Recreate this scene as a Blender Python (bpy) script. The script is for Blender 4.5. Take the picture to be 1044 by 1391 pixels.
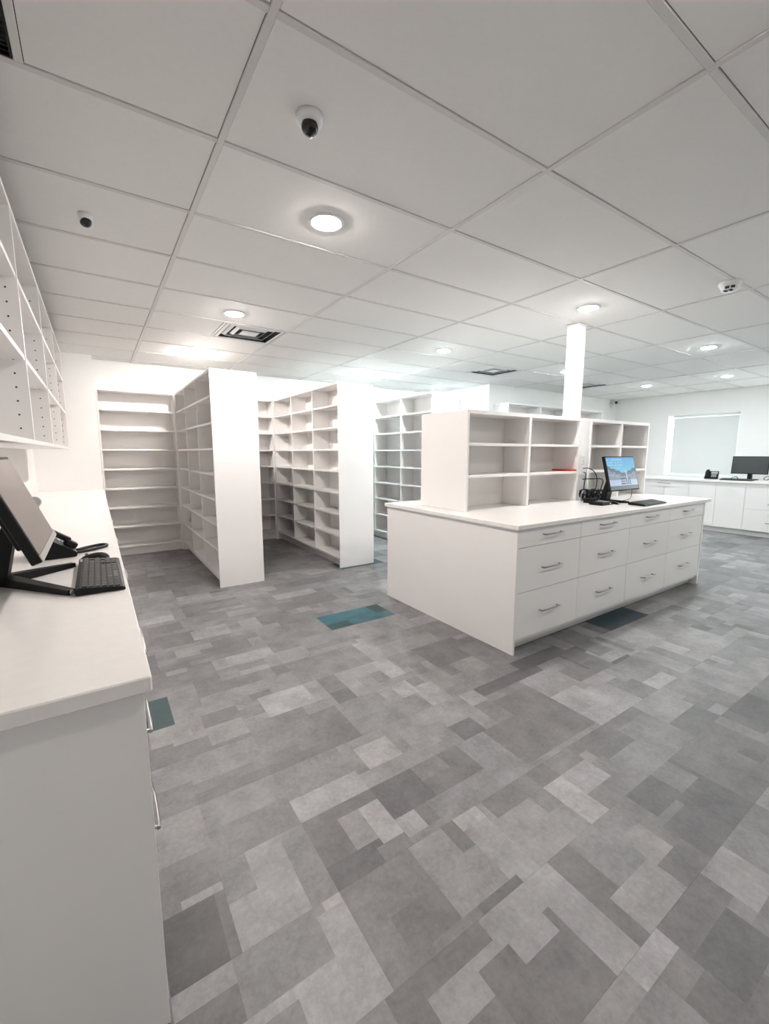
import bpy, bmesh, math, random
from mathutils import Vector, Matrix
random.seed(7)
for o in list(bpy.data.objects): bpy.data.objects.remove(o, do_unlink=True)
S = bpy.context.scene
COL = S.collection
PI = math.pi
CEIL = 2.611          # ceiling height
XL, XR = -0.62, 10.15 # left / right wall
YB, YN = 6.98, -2.60  # back wall, wall behind the camera

# ------------------------------------------------------------------ camera
cd = bpy.data.cameras.new('camera'); cam = bpy.data.objects.new('camera', cd); COL.objects.link(cam)
cd.sensor_fit = 'VERTICAL'; cd.sensor_height = 36.0; cd.lens = 36.0 * 582.44 / 1391.0
cd.clip_start = 0.02; cd.clip_end = 200
yaw, pitch, roll = 0.589612, -0.137384, 0.000653
fw = Vector((math.sin(yaw)*math.cos(pitch), math.cos(yaw)*math.cos(pitch), math.sin(pitch)))
rt = Vector((math.cos(yaw), -math.sin(yaw), 0)); up = rt.cross(fw)
rt2 = rt*math.cos(roll) + up*math.sin(roll); up2 = -rt*math.sin(roll) + up*math.cos(roll)
m = Matrix((rt2, up2, -fw)).transposed().to_4x4(); m.translation = (0, 0, 1.40)
cam.matrix_world = m
S.camera = cam

# ------------------------------------------------------------------ world, exposure
w = bpy.data.worlds.new('daylight'); S.world = w; w.use_nodes = True
bg = w.node_tree.nodes['Background']; bg.inputs[0].default_value = (0.86, 0.96, 1.0, 1); bg.inputs[1].default_value = 5.0
S.view_settings.view_transform = 'Standard'; S.view_settings.look = 'None'
S.view_settings.exposure = 0.38; S.view_settings.gamma = 1.0; S.view_settings.use_curve_mapping = False
LAMP = 400.0           # radiance of the downlight lenses
AMBER, WARM, NEUT, COOL, ICE = (1.0, 0.90, 0.83), (1.0, 0.935, 0.89), (1.0, 0.965, 0.945), (0.90, 0.985, 1.0), (0.83, 0.968, 1.0)

# ------------------------------------------------------------------ materials
def mat(name, col, rough=0.5, metal=0.0, spec=0.5, noise=0.0, nscale=6.0, bump=0.0, bscale=200.0, trans=None, emit=None):
    M = bpy.data.materials.new(name); M.use_nodes = True
    nt = M.node_tree; b = nt.nodes['Principled BSDF']
    b.inputs['Roughness'].default_value = rough; b.inputs['Metallic'].default_value = metal
    b.inputs['Specular IOR Level'].default_value = spec
    b.inputs['Base Color'].default_value = (*col, 1)
    tc = nt.nodes.new('ShaderNodeTexCoord')
    if noise:
        n = nt.nodes.new('ShaderNodeTexNoise'); n.inputs['Scale'].default_value = nscale
        n.inputs['Detail'].default_value = 6; n.inputs['Roughness'].default_value = 0.6
        g = nt.nodes.new('ShaderNodeNewGeometry')
        nt.links.new(g.outputs['Position'], n.inputs['Vector'])
        r = nt.nodes.new('ShaderNodeMapRange'); r.inputs[1].default_value = 0.3; r.inputs[2].default_value = 0.7
        r.inputs[3].default_value = 1 - noise; r.inputs[4].default_value = 1 + noise
        nt.links.new(n.outputs['Fac'], r.inputs[0])
        mx = nt.nodes.new('ShaderNodeVectorMath'); mx.operation = 'SCALE'; mx.inputs[0].default_value = col
        nt.links.new(r.outputs[0], mx.inputs['Scale']); nt.links.new(mx.outputs[0], b.inputs['Base Color'])
    if bump:
        n2 = nt.nodes.new('ShaderNodeTexNoise'); n2.inputs['Scale'].default_value = bscale; n2.inputs['Detail'].default_value = 3
        g2 = nt.nodes.new('ShaderNodeNewGeometry'); nt.links.new(g2.outputs['Position'], n2.inputs['Vector'])
        bp = nt.nodes.new('ShaderNodeBump'); bp.inputs['Strength'].default_value = bump; bp.inputs['Distance'].default_value = 0.002
        nt.links.new(n2.outputs['Fac'], bp.inputs['Height']); nt.links.new(bp.outputs[0], b.inputs['Normal'])
    if emit:
        b.inputs['Emission Color'].default_value = (*emit[0], 1); b.inputs['Emission Strength'].default_value = emit[1]
    if trans: b.inputs['Transmission Weight'].default_value = trans
    return M
M = {}
M['wall'] = mat('painted_wall', (0.88, 0.872, 0.86), 0.6, noise=0.012, nscale=3, bump=0.05)
M['ceil'] = mat('ceiling_tile_board', (0.88, 0.868, 0.85), 0.9, noise=0.012, nscale=40, bump=0.2, bscale=500)
M['grid'] = mat('grid_bar_enamel', (0.72, 0.705, 0.69), 0.45, noise=0.01)
M['void'] = mat('dark_void', (0.05, 0.05, 0.05), 0.9, noise=0.05)
M['mel'] = mat('white_melamine', (0.88, 0.855, 0.838), 0.42, noise=0.01, nscale=2)
M['slab'] = mat('white_quartz', (0.88, 0.85, 0.825), 0.22, noise=0.02, nscale=30)
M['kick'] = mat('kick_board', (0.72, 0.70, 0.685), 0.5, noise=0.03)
M['chrome'] = mat('brushed_nickel', (0.36, 0.345, 0.33), 0.30, metal=1.0, noise=0.03)
M['black'] = mat('black_plastic', (0.006, 0.006, 0.0065), 0.5, noise=0.1, spec=0.25)
M['blackgloss'] = mat('black_gloss', (0.008, 0.008, 0.009), 0.12, noise=0.05)
M['key'] = mat('dark_grey_keys', (0.085, 0.080, 0.078), 0.5, noise=0.1, nscale=60)
M['grey'] = mat('mid_grey_plastic', (0.32, 0.32, 0.33), 0.45, noise=0.05)
M['silver'] = mat('silver_bezel', (0.55, 0.53, 0.50), 0.35, metal=0.4, noise=0.03)
M['lcd'] = mat('off_screen_with_reflection', (0.27, 0.225, 0.21), 0.30, noise=0.04, nscale=3, spec=0.6)  # pinkish grey is the room's reflection put into the screen colour
M['lcdfar'] = mat('switched_off_dark_screen', (0.018, 0.022, 0.024), 0.35, noise=0.05)
M['red'] = mat('red_cover', (0.62, 0.075, 0.03), 0.5, noise=0.05)
M['paper'] = mat('paper_pages', (0.8, 0.78, 0.72), 0.7, noise=0.03)
M['ptop'] = mat('white_plastic', (0.80, 0.80, 0.81), 0.35, noise=0.01)
M['cream'] = mat('beige_plastic', (0.66, 0.62, 0.57), 0.4, noise=0.02)
M['teal'] = mat('teal_door_paint', (0.02, 0.16, 0.16), 0.4, noise=0.05)
M['reveal'] = mat('window_frame_paint', (0.87, 0.88, 0.87), 0.45, noise=0.01)
M['hole'] = mat('shelf_pin_hole', (0.02, 0.018, 0.017), 0.8, noise=0.05)

def glass_mat():
    Mx = bpy.data.materials.new('window_glass'); Mx.use_nodes = True; nt = Mx.node_tree
    for n in list(nt.nodes): nt.nodes.remove(n)
    out = nt.nodes.new('ShaderNodeOutputMaterial'); t = nt.nodes.new('ShaderNodeBsdfTransparent'); g = nt.nodes.new('ShaderNodeBsdfGlossy')
    g.inputs['Roughness'].default_value = 0.02; mx = nt.nodes.new('ShaderNodeMixShader'); mx.inputs[0].default_value = 0.06
    t.inputs[0].default_value = (0.95, 0.98, 0.97, 1)
    nt.links.new(t.outputs[0], mx.inputs[1]); nt.links.new(g.outputs[0], mx.inputs[2]); nt.links.new(mx.outputs[0], out.inputs[0]); return Mx
M['glass'] = glass_mat()
def blind_mat():
    Mx = bpy.data.materials.new('roller_blind_cloth'); Mx.use_nodes = True; nt = Mx.node_tree
    for n in list(nt.nodes): nt.nodes.remove(n)
    out = nt.nodes.new('ShaderNodeOutputMaterial'); t = nt.nodes.new('ShaderNodeBsdfTranslucent'); d = nt.nodes.new('ShaderNodeBsdfDiffuse')
    n = nt.nodes.new('ShaderNodeTexNoise'); n.inputs['Scale'].default_value = 300
    r = nt.nodes.new('ShaderNodeMapRange'); r.inputs[3].default_value = 0.72; r.inputs[4].default_value = 0.80
    nt.links.new(n.outputs['Fac'], r.inputs[0]); nt.links.new(r.outputs[0], d.inputs[0])
    t.inputs[0].default_value = (0.70, 0.71, 0.70, 1)
    mx = nt.nodes.new('ShaderNodeMixShader'); mx.inputs[0].default_value = 0.20
    nt.links.new(d.outputs[0], mx.inputs[1]); nt.links.new(t.outputs[0], mx.inputs[2]); nt.links.new(mx.outputs[0], out.inputs[0]); return Mx
M['blind'] = blind_mat()
LENS = {}
def lens_mat(c, k):
    if (c, k) not in LENS: LENS[(c, k)] = mat('lit_lens', (0.9, 0.9, 0.9), 0.5, emit=(c, LAMP*k))
    return LENS[(c, k)]

# floor tones
NT = 12
def floor_mat(i):
    t = i/(NT-1); v = 0.075 + 0.31*t**1.1
    Mx = bpy.data.materials.new('vinyl_tone'); Mx.use_nodes = True; nt = Mx.node_tree; b = nt.nodes['Principled BSDF']
    g = nt.nodes.new('ShaderNodeNewGeometry')
    n = nt.nodes.new('ShaderNodeTexNoise'); n.inputs['Scale'].default_value = 7; n.inputs['Detail'].default_value = 8; n.inputs['Roughness'].default_value = 0.68
    n2 = nt.nodes.new('ShaderNodeTexNoise'); n2.inputs['Scale'].default_value = 55; n2.inputs['Detail'].default_value = 6; n2.inputs['Roughness'].default_value = 0.7
    ad = nt.nodes.new('ShaderNodeVectorMath'); ad.operation = 'ADD'; ad.inputs[1].default_value = (i*3.7, i*1.9, 0)
    nt.links.new(g.outputs['Position'], ad.inputs[0]); nt.links.new(ad.outputs[0], n.inputs['Vector']); nt.links.new(ad.outputs[0], n2.inputs['Vector'])
    mm = nt.nodes.new('ShaderNodeMath'); mm.operation = 'MULTIPLY_ADD'; mm.inputs[1].default_value = 0.55
    nt.links.new(n2.outputs['Fac'], mm.inputs[0]); nt.links.new(n.outputs['Fac'], mm.inputs[2])
    r = nt.nodes.new('ShaderNodeMapRange'); r.inputs[1].default_value = 0.52; r.inputs[2].default_value = 1.05
    r.inputs[3].default_value = 0.66; r.inputs[4].default_value = 1.38; nt.links.new(mm.outputs[0], r.inputs[0])
    k = 0.012*math.sin(i*2.3)
    sc = nt.nodes.new('ShaderNodeVectorMath'); sc.operation = 'SCALE'; sc.inputs[0].default_value = (v*(1.0+k), v*(0.972), v*(0.995-k))
    nt.links.new(r.outputs[0], sc.inputs['Scale']); nt.links.new(sc.outputs[0], b.inputs['Base Color'])
    b.inputs['Roughness'].default_value = 0.46; b.inputs['Specular IOR Level'].default_value = 0.45
    return Mx
FM = [floor_mat(i) for i in range(NT)]
def teal_floor(name, col):
    return mat(name, col, 0.46, noise=0.35, nscale=9)
M['tealA'] = teal_floor('vinyl_teal', (0.022, 0.105, 0.135))
M['tealB'] = teal_floor('vinyl_dark_teal', (0.010, 0.046, 0.052))
M['tealC'] = teal_floor('vinyl_slate', (0.015, 0.033, 0.043))

# ------------------------------------------------------------------ helpers
WL = {}      # world location of unrotated parents
CACHE = {}
def link(o, parent=None):
    COL.objects.link(o)
    if parent is not None: o.parent = parent
    return o
def box_mesh(dx, dy, dz, bev, matl):
    key = (round(dx, 4), round(dy, 4), round(dz, 4), bev, matl.name)
    if key in CACHE: return CACHE[key]
    bm = bmesh.new(); bmesh.ops.create_cube(bm, size=1.0)
    bmesh.ops.scale(bm, vec=(dx, dy, dz), verts=bm.verts)
    if bev:
        bmesh.ops.bevel(bm, geom=list(bm.edges), offset=bev, segments=1, affect='EDGES', profile=0.5)
    me = bpy.data.meshes.new('box'); bm.to_mesh(me); bm.free(); me.materials.append(matl); CACHE[key] = me
    return me
def wl(o): return WL.get(o, Vector((0, 0, 0)))
def box(name, x0, x1, y0, y1, z0, z1, matl, parent=None, bev=0.0):
    """an axis-aligned panel given in world coordinates"""
    c = Vector(((x0+x1)/2, (y0+y1)/2, (z0+z1)/2))
    o = bpy.data.objects.new(name, box_mesh(x1-x0, y1-y0, z1-z0, bev, matl)); link(o, parent)
    o.location = c - (wl(parent) if parent else Vector()); WL[o] = c
    return o
def tag(o, label, cat=None, group=None, kind=None):
    if label: o['label'] = label
    if cat: o['category'] = cat
    if group: o['group'] = group
    if kind: o['kind'] = kind
    return o
def thing(name, loc, label, cat, group=None, rz=0):
    o = bpy.data.objects.new(name, None); o.empty_display_size = 0.1; link(o)
    o.location = loc; o.rotation_euler = (0, 0, rz); WL[o] = Vector(loc)
    return tag(o, label, cat, group)
def mesh_obj(name, bm, matl, parent=None, loc=None, smooth=False):
    me = bpy.data.meshes.new(name); bm.normal_update(); bm.to_mesh(me); bm.free()
    for mm in (matl if isinstance(matl, list) else [matl]): me.materials.append(mm)
    if smooth:
        for p in me.polygons: p.use_smooth = True
    o = bpy.data.objects.new(name, me); link(o, parent)
    if loc is not None: o.location = loc
    return o
def add_box(bm, x0, x1, y0, y1, z0, z1, mi=0, bev=0, mtx=None):
    r = bmesh.ops.create_cube(bm, size=1.0); vs = r['verts']
    for v in vs: v.co = Vector(((x0+x1)/2 + v.co.x*(x1-x0), (y0+y1)/2 + v.co.y*(y1-y0), (z0+z1)/2 + v.co.z*(z1-z0)))
    if bev:
        es = list({e for v in vs for e in v.link_edges})
        rr = bmesh.ops.bevel(bm, geom=es, offset=bev, segments=2, affect='EDGES', profile=0.5)
        vs = list({v for f in rr['faces'] for v in f.verts} | {v for v in vs if v.is_valid})
    if mtx is not None:
        for v in vs: v.co = mtx @ v.co
    for f in {f for v in vs for f in v.link_faces}: f.material_index = mi
    return vs
def add_tube(bm, pts, rad, n=8, mi=0, cap=True):
    pts = [Vector(p) for p in pts]; rings = []
    for i, p in enumerate(pts):
        d = (pts[min(i+1, len(pts)-1)] - pts[max(i-1, 0)]).normalized()
        a = d.cross(Vector((0, 0, 1)));
        if a.length < 1e-3: a = d.cross(Vector((0, 1, 0)))
        a.normalize(); b = d.cross(a)
        rr = rad[i] if isinstance(rad, (list, tuple)) else rad
        rings.append([bm.verts.new(p + (a*math.cos(2*PI*k/n) + b*math.sin(2*PI*k/n))*rr) for k in range(n)])
    for q in range(len(rings)-1):
        for k in range(n):
            f = bm.faces.new((rings[q][k], rings[q][(k+1) % n], rings[q+1][(k+1) % n], rings[q+1][k])); f.material_index = mi; f.smooth = True
    if cap:
        bm.faces.new(rings[0][::-1]).material_index = mi; bm.faces.new(rings[-1]).material_index = mi
def add_lathe(bm, prof, n=28, mi=0, c=(0, 0, 0)):
    rings = []
    for (r, z) in prof:
        if r < 1e-6: rings.append([bm.verts.new((c[0], c[1], c[2]+z))])
        else: rings.append([bm.verts.new((c[0]+r*math.cos(2*PI*k/n), c[1]+r*math.sin(2*PI*k/n), c[2]+z)) for k in range(n)])
    for a, b in zip(rings, rings[1:]):
        for k in range(n):
            if len(a) == 1 and len(b) == 1: continue
            if len(a) == 1: f = bm.faces.new((a[0], b[(k+1) % n], b[k]))
            elif len(b) == 1: f = bm.faces.new((a[k], a[(k+1) % n], b[0]))
            else: f = bm.faces.new((a[k], a[(k+1) % n], b[(k+1) % n], b[k]))
            f.material_index = mi; f.smooth = True
def add_prism(bm, prof, axis, a0, a1, mi=0):
    """closed 2D profile swept along an axis; profile given in the two other axes"""
    def P(u, v, a): return {'x': (a, u, v), 'y': (u, a, v), 'z': (u, v, a)}[axis]
    A = [bm.verts.new(P(u, v, a0)) for u, v in prof]; B = [bm.verts.new(P(u, v, a1)) for u, v in prof]
    n = len(prof)
    for k in range(n): bm.faces.new((A[k], A[(k+1) % n], B[(k+1) % n], B[k])).material_index = mi
    bm.faces.new(A[::-1]).material_index = mi; bm.faces.new(B).material_index = mi
def fixn(bm): bmesh.ops.recalc_face_normals(bm, faces=list(bm.faces)); return bm

# ================================================================== SETTING
def struct(o): o['kind'] = 'structure'; return o
# ---- floor with vinyl tiles, each with its printed patches
floor = struct(box('floor', XL, XR, YN, YB, -0.12, -0.004, mat('floor_underlay', (0.16, 0.155, 0.155), 0.8, noise=0.1)))
HAND = [(0.05,1.08,0.21,1.3,.12),(0.21,1.08,0.24,1.29,.3),(0.24,1.22,0.34,1.39,.42),(0.24,1.08,0.45,1.39,.62),(0.24,1.39,0.55,1.54,.36),(0.55,1.39,0.86,1.5,.7),(0.76,1.13,0.86,1.32,.85),(0.66,1.18,0.75,1.31,.58),(0.86,1.2,1.07,1.39,.22),(0.56,1.08,0.74,1.18,.2),(0.87,1.12,0.93,1.16,.7),(0.56,0.77,0.63,1.07,.4),(0.65,0.81,0.81,0.92,.3),(0.47,1.04,0.55,1.07,.85),(0.46,0.78,0.55,1.04,.72),(0.34,0.78,0.49,0.93,.7),(0.2,0.93,0.46,1.08,.42),(0.05,1.01,0.19,1.08,.6),(0.13,1.3,0.23,1.34,.62),(0.06,0.93,0.2,1.01,.27),(0.88,0.76,1.08,0.79,.18),(0.87,0.62,1.04,0.76,.6),(1.07,0.46,1.2,0.77,.66),(1.26,0.46,1.49,0.58,.66),(0.75,0.46,1.05,0.69,.28),(1.04,0.77,1.17,0.99,.68),(1.08,1.01,1.16,1.08,.82),(1.18,0.97,1.35,1.08,.26),(1.46,0.77,1.58,1.0,.8),(1.71,0.66,1.92,0.76,.2),(1.67,0.46,2.12,0.6,.22),(1.5,0.46,1.68,0.55,.3),(1.59,0.3,1.75,0.45,.62),(1.28,0.38,1.59,0.46,.28),(1.2,0.39,1.28,0.47,.7),(1.28,0.23,1.53,0.39,.22),(0.64,0.7,0.86,0.77,.27),(0.6,0.62,0.75,0.69,.6),(1.19,0.76,1.36,0.96,.5),(1.32,0.58,1.48,0.73,.42),(1.45,0.78,1.56,0.82,.25),(0.53,3.32,0.78,3.52,.62),(0.31,3.3,0.52,3.56,.26),(0.64,2.99,0.85,3.25,.24),(0.64,2.79,0.91,2.89,.6),(0.35,3.03,0.62,3.08,.28),(0.68,2.11,0.93,2.29,.72),(1.05,2.02,1.16,2.13,.2),(1.04,2.34,1.43,2.52,.32),(1.44,2.06,1.56,2.24,.74),(0.91,1.47,1.09,1.62,.8),(1.38,1.86,1.48,1.97,.7),(1.48,1.69,1.63,1.85,.66),(0.87,1.71,1.0,1.92,.28),(0.56,1.75,0.85,2.06,.32),(0.36,2.03,0.56,2.2,.55),(0.19,2.4,0.38,2.73,.32),(0.21,2.01,0.36,2.14,.3),(0.12,2.16,0.29,2.33,.58),(1.41,1.39,1.55,1.51,.22),(2.2,1.09,2.38,1.34,.75),(2.21,1.68,2.7,1.8,.12),(1.78,1.6,2.33,1.69,.22),(2.81,1.41,3.04,1.51,.68),(2.68,1.08,2.93,1.16,.7),(1.84,0.96,1.95,1.05,.24),(1.53,1.1,2.06,1.39,.3),(2.51,0.63,2.59,0.78,.3)]
TX, TY, X0, Y0 = 0.612, 0.309, 0.24, 0.46
CELL = TY/10
TEALS = {(1.46, 2.93): 'tealA', (0.24-TX+0.0, 2.32): 'tealB', (3.30, 1.70): 'tealC'}
def hand_at(x, y):
    for i, (a, b, c, d, t) in enumerate(HAND):
        if a <= x < c and b <= y < d: return i
    return -1
def tone_rand():
    r = random.random()
    if r < 0.17: return random.uniform(0.10, 0.28)
    if r < 0.80: return random.uniform(0.28, 0.55)
    return random.uniform(0.55, 0.78)
M['joint'] = mat('floor_joint', (0.16, 0.155, 0.155), 0.7, noise=0.1)
MATS_FLOOR = FM + [M['tealA'], M['tealB'], M['tealC'], M['joint']]
def tile_faces(xa, xb, ya, yb):
    """partition one tile into printed patches -> [(x0,x1,y0,y1,material index)]"""
    cx, cy = (xa+xb)/2, (ya+yb)/2
    for (qx0, qx1, qy0, qy1, mi) in ((1.44, 2.07, 2.92, 3.25, NT), (-0.4, 0.25, 2.31, 2.63, NT+1), (3.27, 3.93, 1.68, 2.01, NT+2), (2.3, 2.95, 4.45, 4.79, NT+2)):
        if qx0 < cx < qx1 and qy0 < cy < qy1:
            return [(xa, xb, ya, yb, mi)] if mi != NT else [(xa, xa+.2, ya, ya+.12, NT+1), (xa+.2, xb, ya, ya+.12, NT), (xa, xb-.12, ya+.12, yb, NT), (xb-.12, xb, ya+.12, yb, NT+1)]
    nx, ny = max(1, round((xb-xa)/CELL)), max(1, round((yb-ya)/CELL)); sx, sy = (xb-xa)/nx, (yb-ya)/ny
    g = [[hand_at(xa+(i+.5)*sx, ya+(j+.5)*sy) for i in range(nx)] for j in range(ny)]
    used = [[False]*nx for _ in range(ny)]; out = []
    base = tone_rand()
    for j in range(ny):
        for i in range(nx):
            if used[j][i]: continue
            hid = g[j][i]
            if hid >= 0: mw, mh, t = 99, 99, HAND[hid][4]
            else:
                mw = random.choice((3, 4, 5, 6, 8, 10, 12, 14, 20)); mh = random.choice((2, 3, 4, 5, 6, 10, 10)); t = tone_rand()*0.55 + base*0.45
            wd = 1
            while i+wd < nx and wd < mw and not used[j][i+wd] and g[j][i+wd] == hid: wd += 1
            if hid < 0 and nx-(i+wd) < 2 and all(not used[j][q] and g[j][q] == hid for q in range(i+wd, nx)): wd = nx-i
            ht = 1
            while j+ht < ny and ht < mh and all(not used[j+ht][q] and g[j+ht][q] == hid for q in range(i, i+wd)): ht += 1
            if hid < 0 and ny-(j+ht) < 2:
                while j+ht < ny and all(not used[j+ht][q] and g[j+ht][q] == hid for q in range(i, i+wd)): ht += 1
            if hid < 0 and (wd <= 1 or ht <= 1):      # slivers join the patch beside them
                for (qi, qj) in ((i-1, j), (i+wd, j), (i, j-1), (i, j+ht)):
                    if 0 <= qi < nx and 0 <= qj < ny and g[qj][qi] >= 0: t = HAND[g[qj][qi]][4]; break
                else: t = base
            for a in range(j, j+ht):
                for b in range(i, i+wd): used[a][b] = True
            out.append((xa+i*sx, xa+(i+wd)*sx, ya+j*sy, ya+(j+ht)*sy, max(0, min(NT-1, round(t*(NT-1))))))
    return out
def build_tile(verts, faces, mids, xa, xb, ya, yb, ox, oy):
    zt = 0.0; gp = 0.0002
    for (a, b, c, d, mi) in tile_faces(xa, xb, ya, yb):
        a2, b2, c2, d2 = max(a, xa+gp), min(b, xb-gp), max(c, ya+gp), min(d, yb-gp)
        n = len(verts); verts += [(a2-ox, c2-oy, zt), (b2-ox, c2-oy, zt), (b2-ox, d2-oy, zt), (a2-ox, d2-oy, zt)]
        faces.append((n, n+1, n+2, n+3)); mids.append(mi)
    n = len(verts); q = [(xa+gp-ox, ya+gp-oy), (xb-gp-ox, ya+gp-oy), (xb-gp-ox, yb-gp-oy), (xa+gp-ox, yb-gp-oy)]
    verts += [(x, y, zt) for x, y in q] + [(x, y, -0.0035) for x, y in q]
    for k in range(4): faces.append((n+k, n+4+k, n+4+(k+1) % 4, n+(k+1) % 4)); mids.append(NT+3)
    faces.append((n+7, n+6, n+5, n+4)); mids.append(NT+3)
tiles = []
j0, j1 = math.floor((YN-Y0)/TY), math.ceil((YB-Y0)/TY)
for j in range(j0, j1):
    ya, yb = max(YN, Y0+j*TY), min(YB, Y0+(j+1)*TY)
    off = 0 if (j % 2 == 0) else TX/2
    if j in (4,): off = 0
    k0, k1 = math.floor((XL-X0-off)/TX), math.ceil((XR-X0-off)/TX)
    for k in range(k0, k1):
        xa, xb = max(XL, X0+off+k*TX), min(XR, X0+off+(k+1)*TX)
        if xb-xa < 0.01 or yb-ya < 0.01: continue
        cx, cy = (xa+xb)/2, (ya+yb)/2
        dv = Vector((cx, cy, -1.40)); dep = dv.dot(fw); u = dv.dot(rt)/dep if dep > 0.05 else 9
        v = dv.dot(up)/dep if dep > 0.05 else 9
        vis = dep > 0.05 and abs(u) < 1.15 and abs(v) < 1.5 and not (2.35 < cx < 5.25 and 1.95 < cy < 3.3) and cx > -0.2
        tiles.append((0 if vis else 1, dv.length, xa, xb, ya, yb))
tiles.sort()
fv, ff, fm_ = [], [], []
for i, (nv, d, xa, xb, ya, yb) in enumerate(tiles):
    if i < 300:
        v, f, mi = [], [], []; ox, oy = (xa+xb)/2, (ya+yb)/2; build_tile(v, f, mi, xa, xb, ya, yb, ox, oy)
        me = bpy.data.meshes.new('floor_tile'); me.from_pydata(v, [], f)
        usedm = sorted(set(mi)); mp = {q: n for n, q in enumerate(usedm)}
        for q in usedm: me.materials.append(MATS_FLOOR[q])
        for p, q in zip(me.polygons, mi): p.material_index = mp[q]
        o = bpy.data.objects.new('floor_tile', me); link(o, floor); o.location = Vector((ox, oy, 0)) - wl(floor)
        if NT in mi: o['label'] = 'teal vinyl floor tile'
    else: build_tile(fv, ff, fm_, xa, xb, ya, yb, 0, 0)
me = bpy.data.meshes.new('floor_tile_field'); me.from_pydata(fv, [], ff)
for q in MATS_FLOOR: me.materials.append(q)
for p, q in zip(me.polygons, fm_): p.material_index = q
o = bpy.data.objects.new('floor_tile_field', me); link(o, floor); o.location = -wl(floor); o['kind'] = 'stuff'

# ---- walls
WT = 0.12
struct(box('wall_left', XL-WT, XL, YN, YB, 0, CEIL+0.1, M['wall']))
struct(box('wall_back', XL-WT, 6.04, YB, YB+WT, 0, CEIL+0.1, M['wall']))
struct(box('wall_return', XL, 0.060, 6.718, YB, 0, CEIL+0.1, M['wall']))
struct(box('wall_alcove', 5.92, 6.04, 5.50, YB, 0, CEIL+0.1, M['wall']))
struct(box('wall_far', 6.04, XR+WT, 5.50, 5.62, 0, CEIL+0.1, M['wall']))
struct(box('wall_front', XL-WT, XR+WT, YN-WT, YN, 0, CEIL+0.1, M['wall']))
WY0, WY1, WZ0, WZ1 = 3.13, 4.36, 0.935, 2.175
bm = bmesh.new()
V0, V1 = -1.9, 1.9
add_box(bm, XR, XR+0.2, YN, V0, 0, CEIL+0.1); add_box(bm, XR, XR+0.2, V1, WY0, 0, CEIL+0.1); add_box(bm, XR, XR+0.2, V0, V1, 0, WZ0); add_box(bm, XR, XR+0.2, V0, V1, WZ1, CEIL+0.1); add_box(bm, XR, XR+0.2, WY1, 5.50, 0, CEIL+0.1)
add_box(bm, XR, XR+0.2, WY0, WY1, 0, WZ0); add_box(bm, XR, XR+0.2, WY0, WY1, WZ1, CEIL+0.1)
struct(mesh_obj('wall_right', bm, M['wall']))

# ---- window in the right wall
win = thing('window_1', (XR+0.14, (WY0+WY1)/2, WZ0), None, None); win['kind'] = 'structure'
f = 0.045
box('window_frame', XR+0.10, XR+0.16, WY0, WY0+f, WZ0, WZ1, M['reveal'], win, 0.002)
box('window_frame', XR+0.10, XR+0.16, WY1-f, WY1, WZ0, WZ1, M['reveal'], win, 0.002)
box('window_frame', XR+0.10, XR+0.16, WY0+f, WY1-f, WZ1-f, WZ1, M['reveal'], win, 0.002)
box('window_frame', XR+0.10, XR+0.16, WY0+f, WY1-f, WZ0, WZ0+f, M['reveal'], win, 0.002)
box('window_pane', XR+0.127, XR+0.133, WY0+f, WY1-f, WZ0+f, WZ1-f, M['glass'], win)
box('window_sill', XR-0.005, XR+0.10, WY0, WY1, WZ0-0.012, WZ0+0.012, M['reveal'], win, 0.002)
added_win = thing('added_window_2', (XR+0.14, 0, WZ0), None, None); added_win['kind'] = 'structure'  # unseen window, added to bring in daylight from the right
for (a, b) in ((V0, V0+f), (-f/2, f/2), (V1-f, V1)): box('window_frame', XR+0.10, XR+0.16, a, b, WZ0, WZ1, M['reveal'], added_win, 0.002)
for (a, b) in ((V0+f, -f/2), (f/2, V1-f)):
    box('window_frame', XR+0.10, XR+0.16, a, b, WZ1-f, WZ1, M['reveal'], added_win, 0.002); box('window_frame', XR+0.10, XR+0.16, a, b, WZ0, WZ0+f, M['reveal'], added_win, 0.002)
    box('window_pane', XR+0.127, XR+0.133, a, b, WZ0+f, WZ1-f, M['glass'], added_win)
box('window_sill', XR-0.005, XR+0.10, V0, V1, WZ0-0.012, WZ0+0.012, M['reveal'], added_win, 0.002)
for (n_, a, b) in (('window_daylight', WY0, WY1), ('window_daylight', V0, V1)):   # sampling portals for the sky light
    ld = bpy.data.lights.new(n_, 'AREA'); ld.shape = 'RECTANGLE'; ld.size = WZ1-WZ0; ld.size_y = b-a; ld.cycles.is_portal = True
    lo = bpy.data.objects.new(n_, ld); link(lo); lo.location = (XR+0.18, (a+b)/2, (WZ0+WZ1)/2); lo.rotation_euler = (0, PI/2, 0)
bl = thing('roller_blind', (XR+0.06, (WY0+WY1)/2, WZ0+0.03), 'white roller blind pulled down over the window', 'blind')
box('blind_cloth', XR+0.058, XR+0.060, WY0+0.025, WY1-0.09, WZ0+0.04, WZ1-0.055, M['blind'], bl)
bm = bmesh.new(); add_tube(bm, [(0, WY0+0.012-wl(bl).y, WZ1-0.030-wl(bl).z), (0, WY1-0.09-wl(bl).y, WZ1-0.030-wl(bl).z)], 0.022, 16)
mesh_obj('roller_tube', bm, M['reveal'], bl)
box('bottom_rail', XR+0.050, XR+0.068, WY0+0.025, WY1-0.09, WZ0+0.020, WZ0+0.042, M['reveal'], bl, 0.002)

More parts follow.
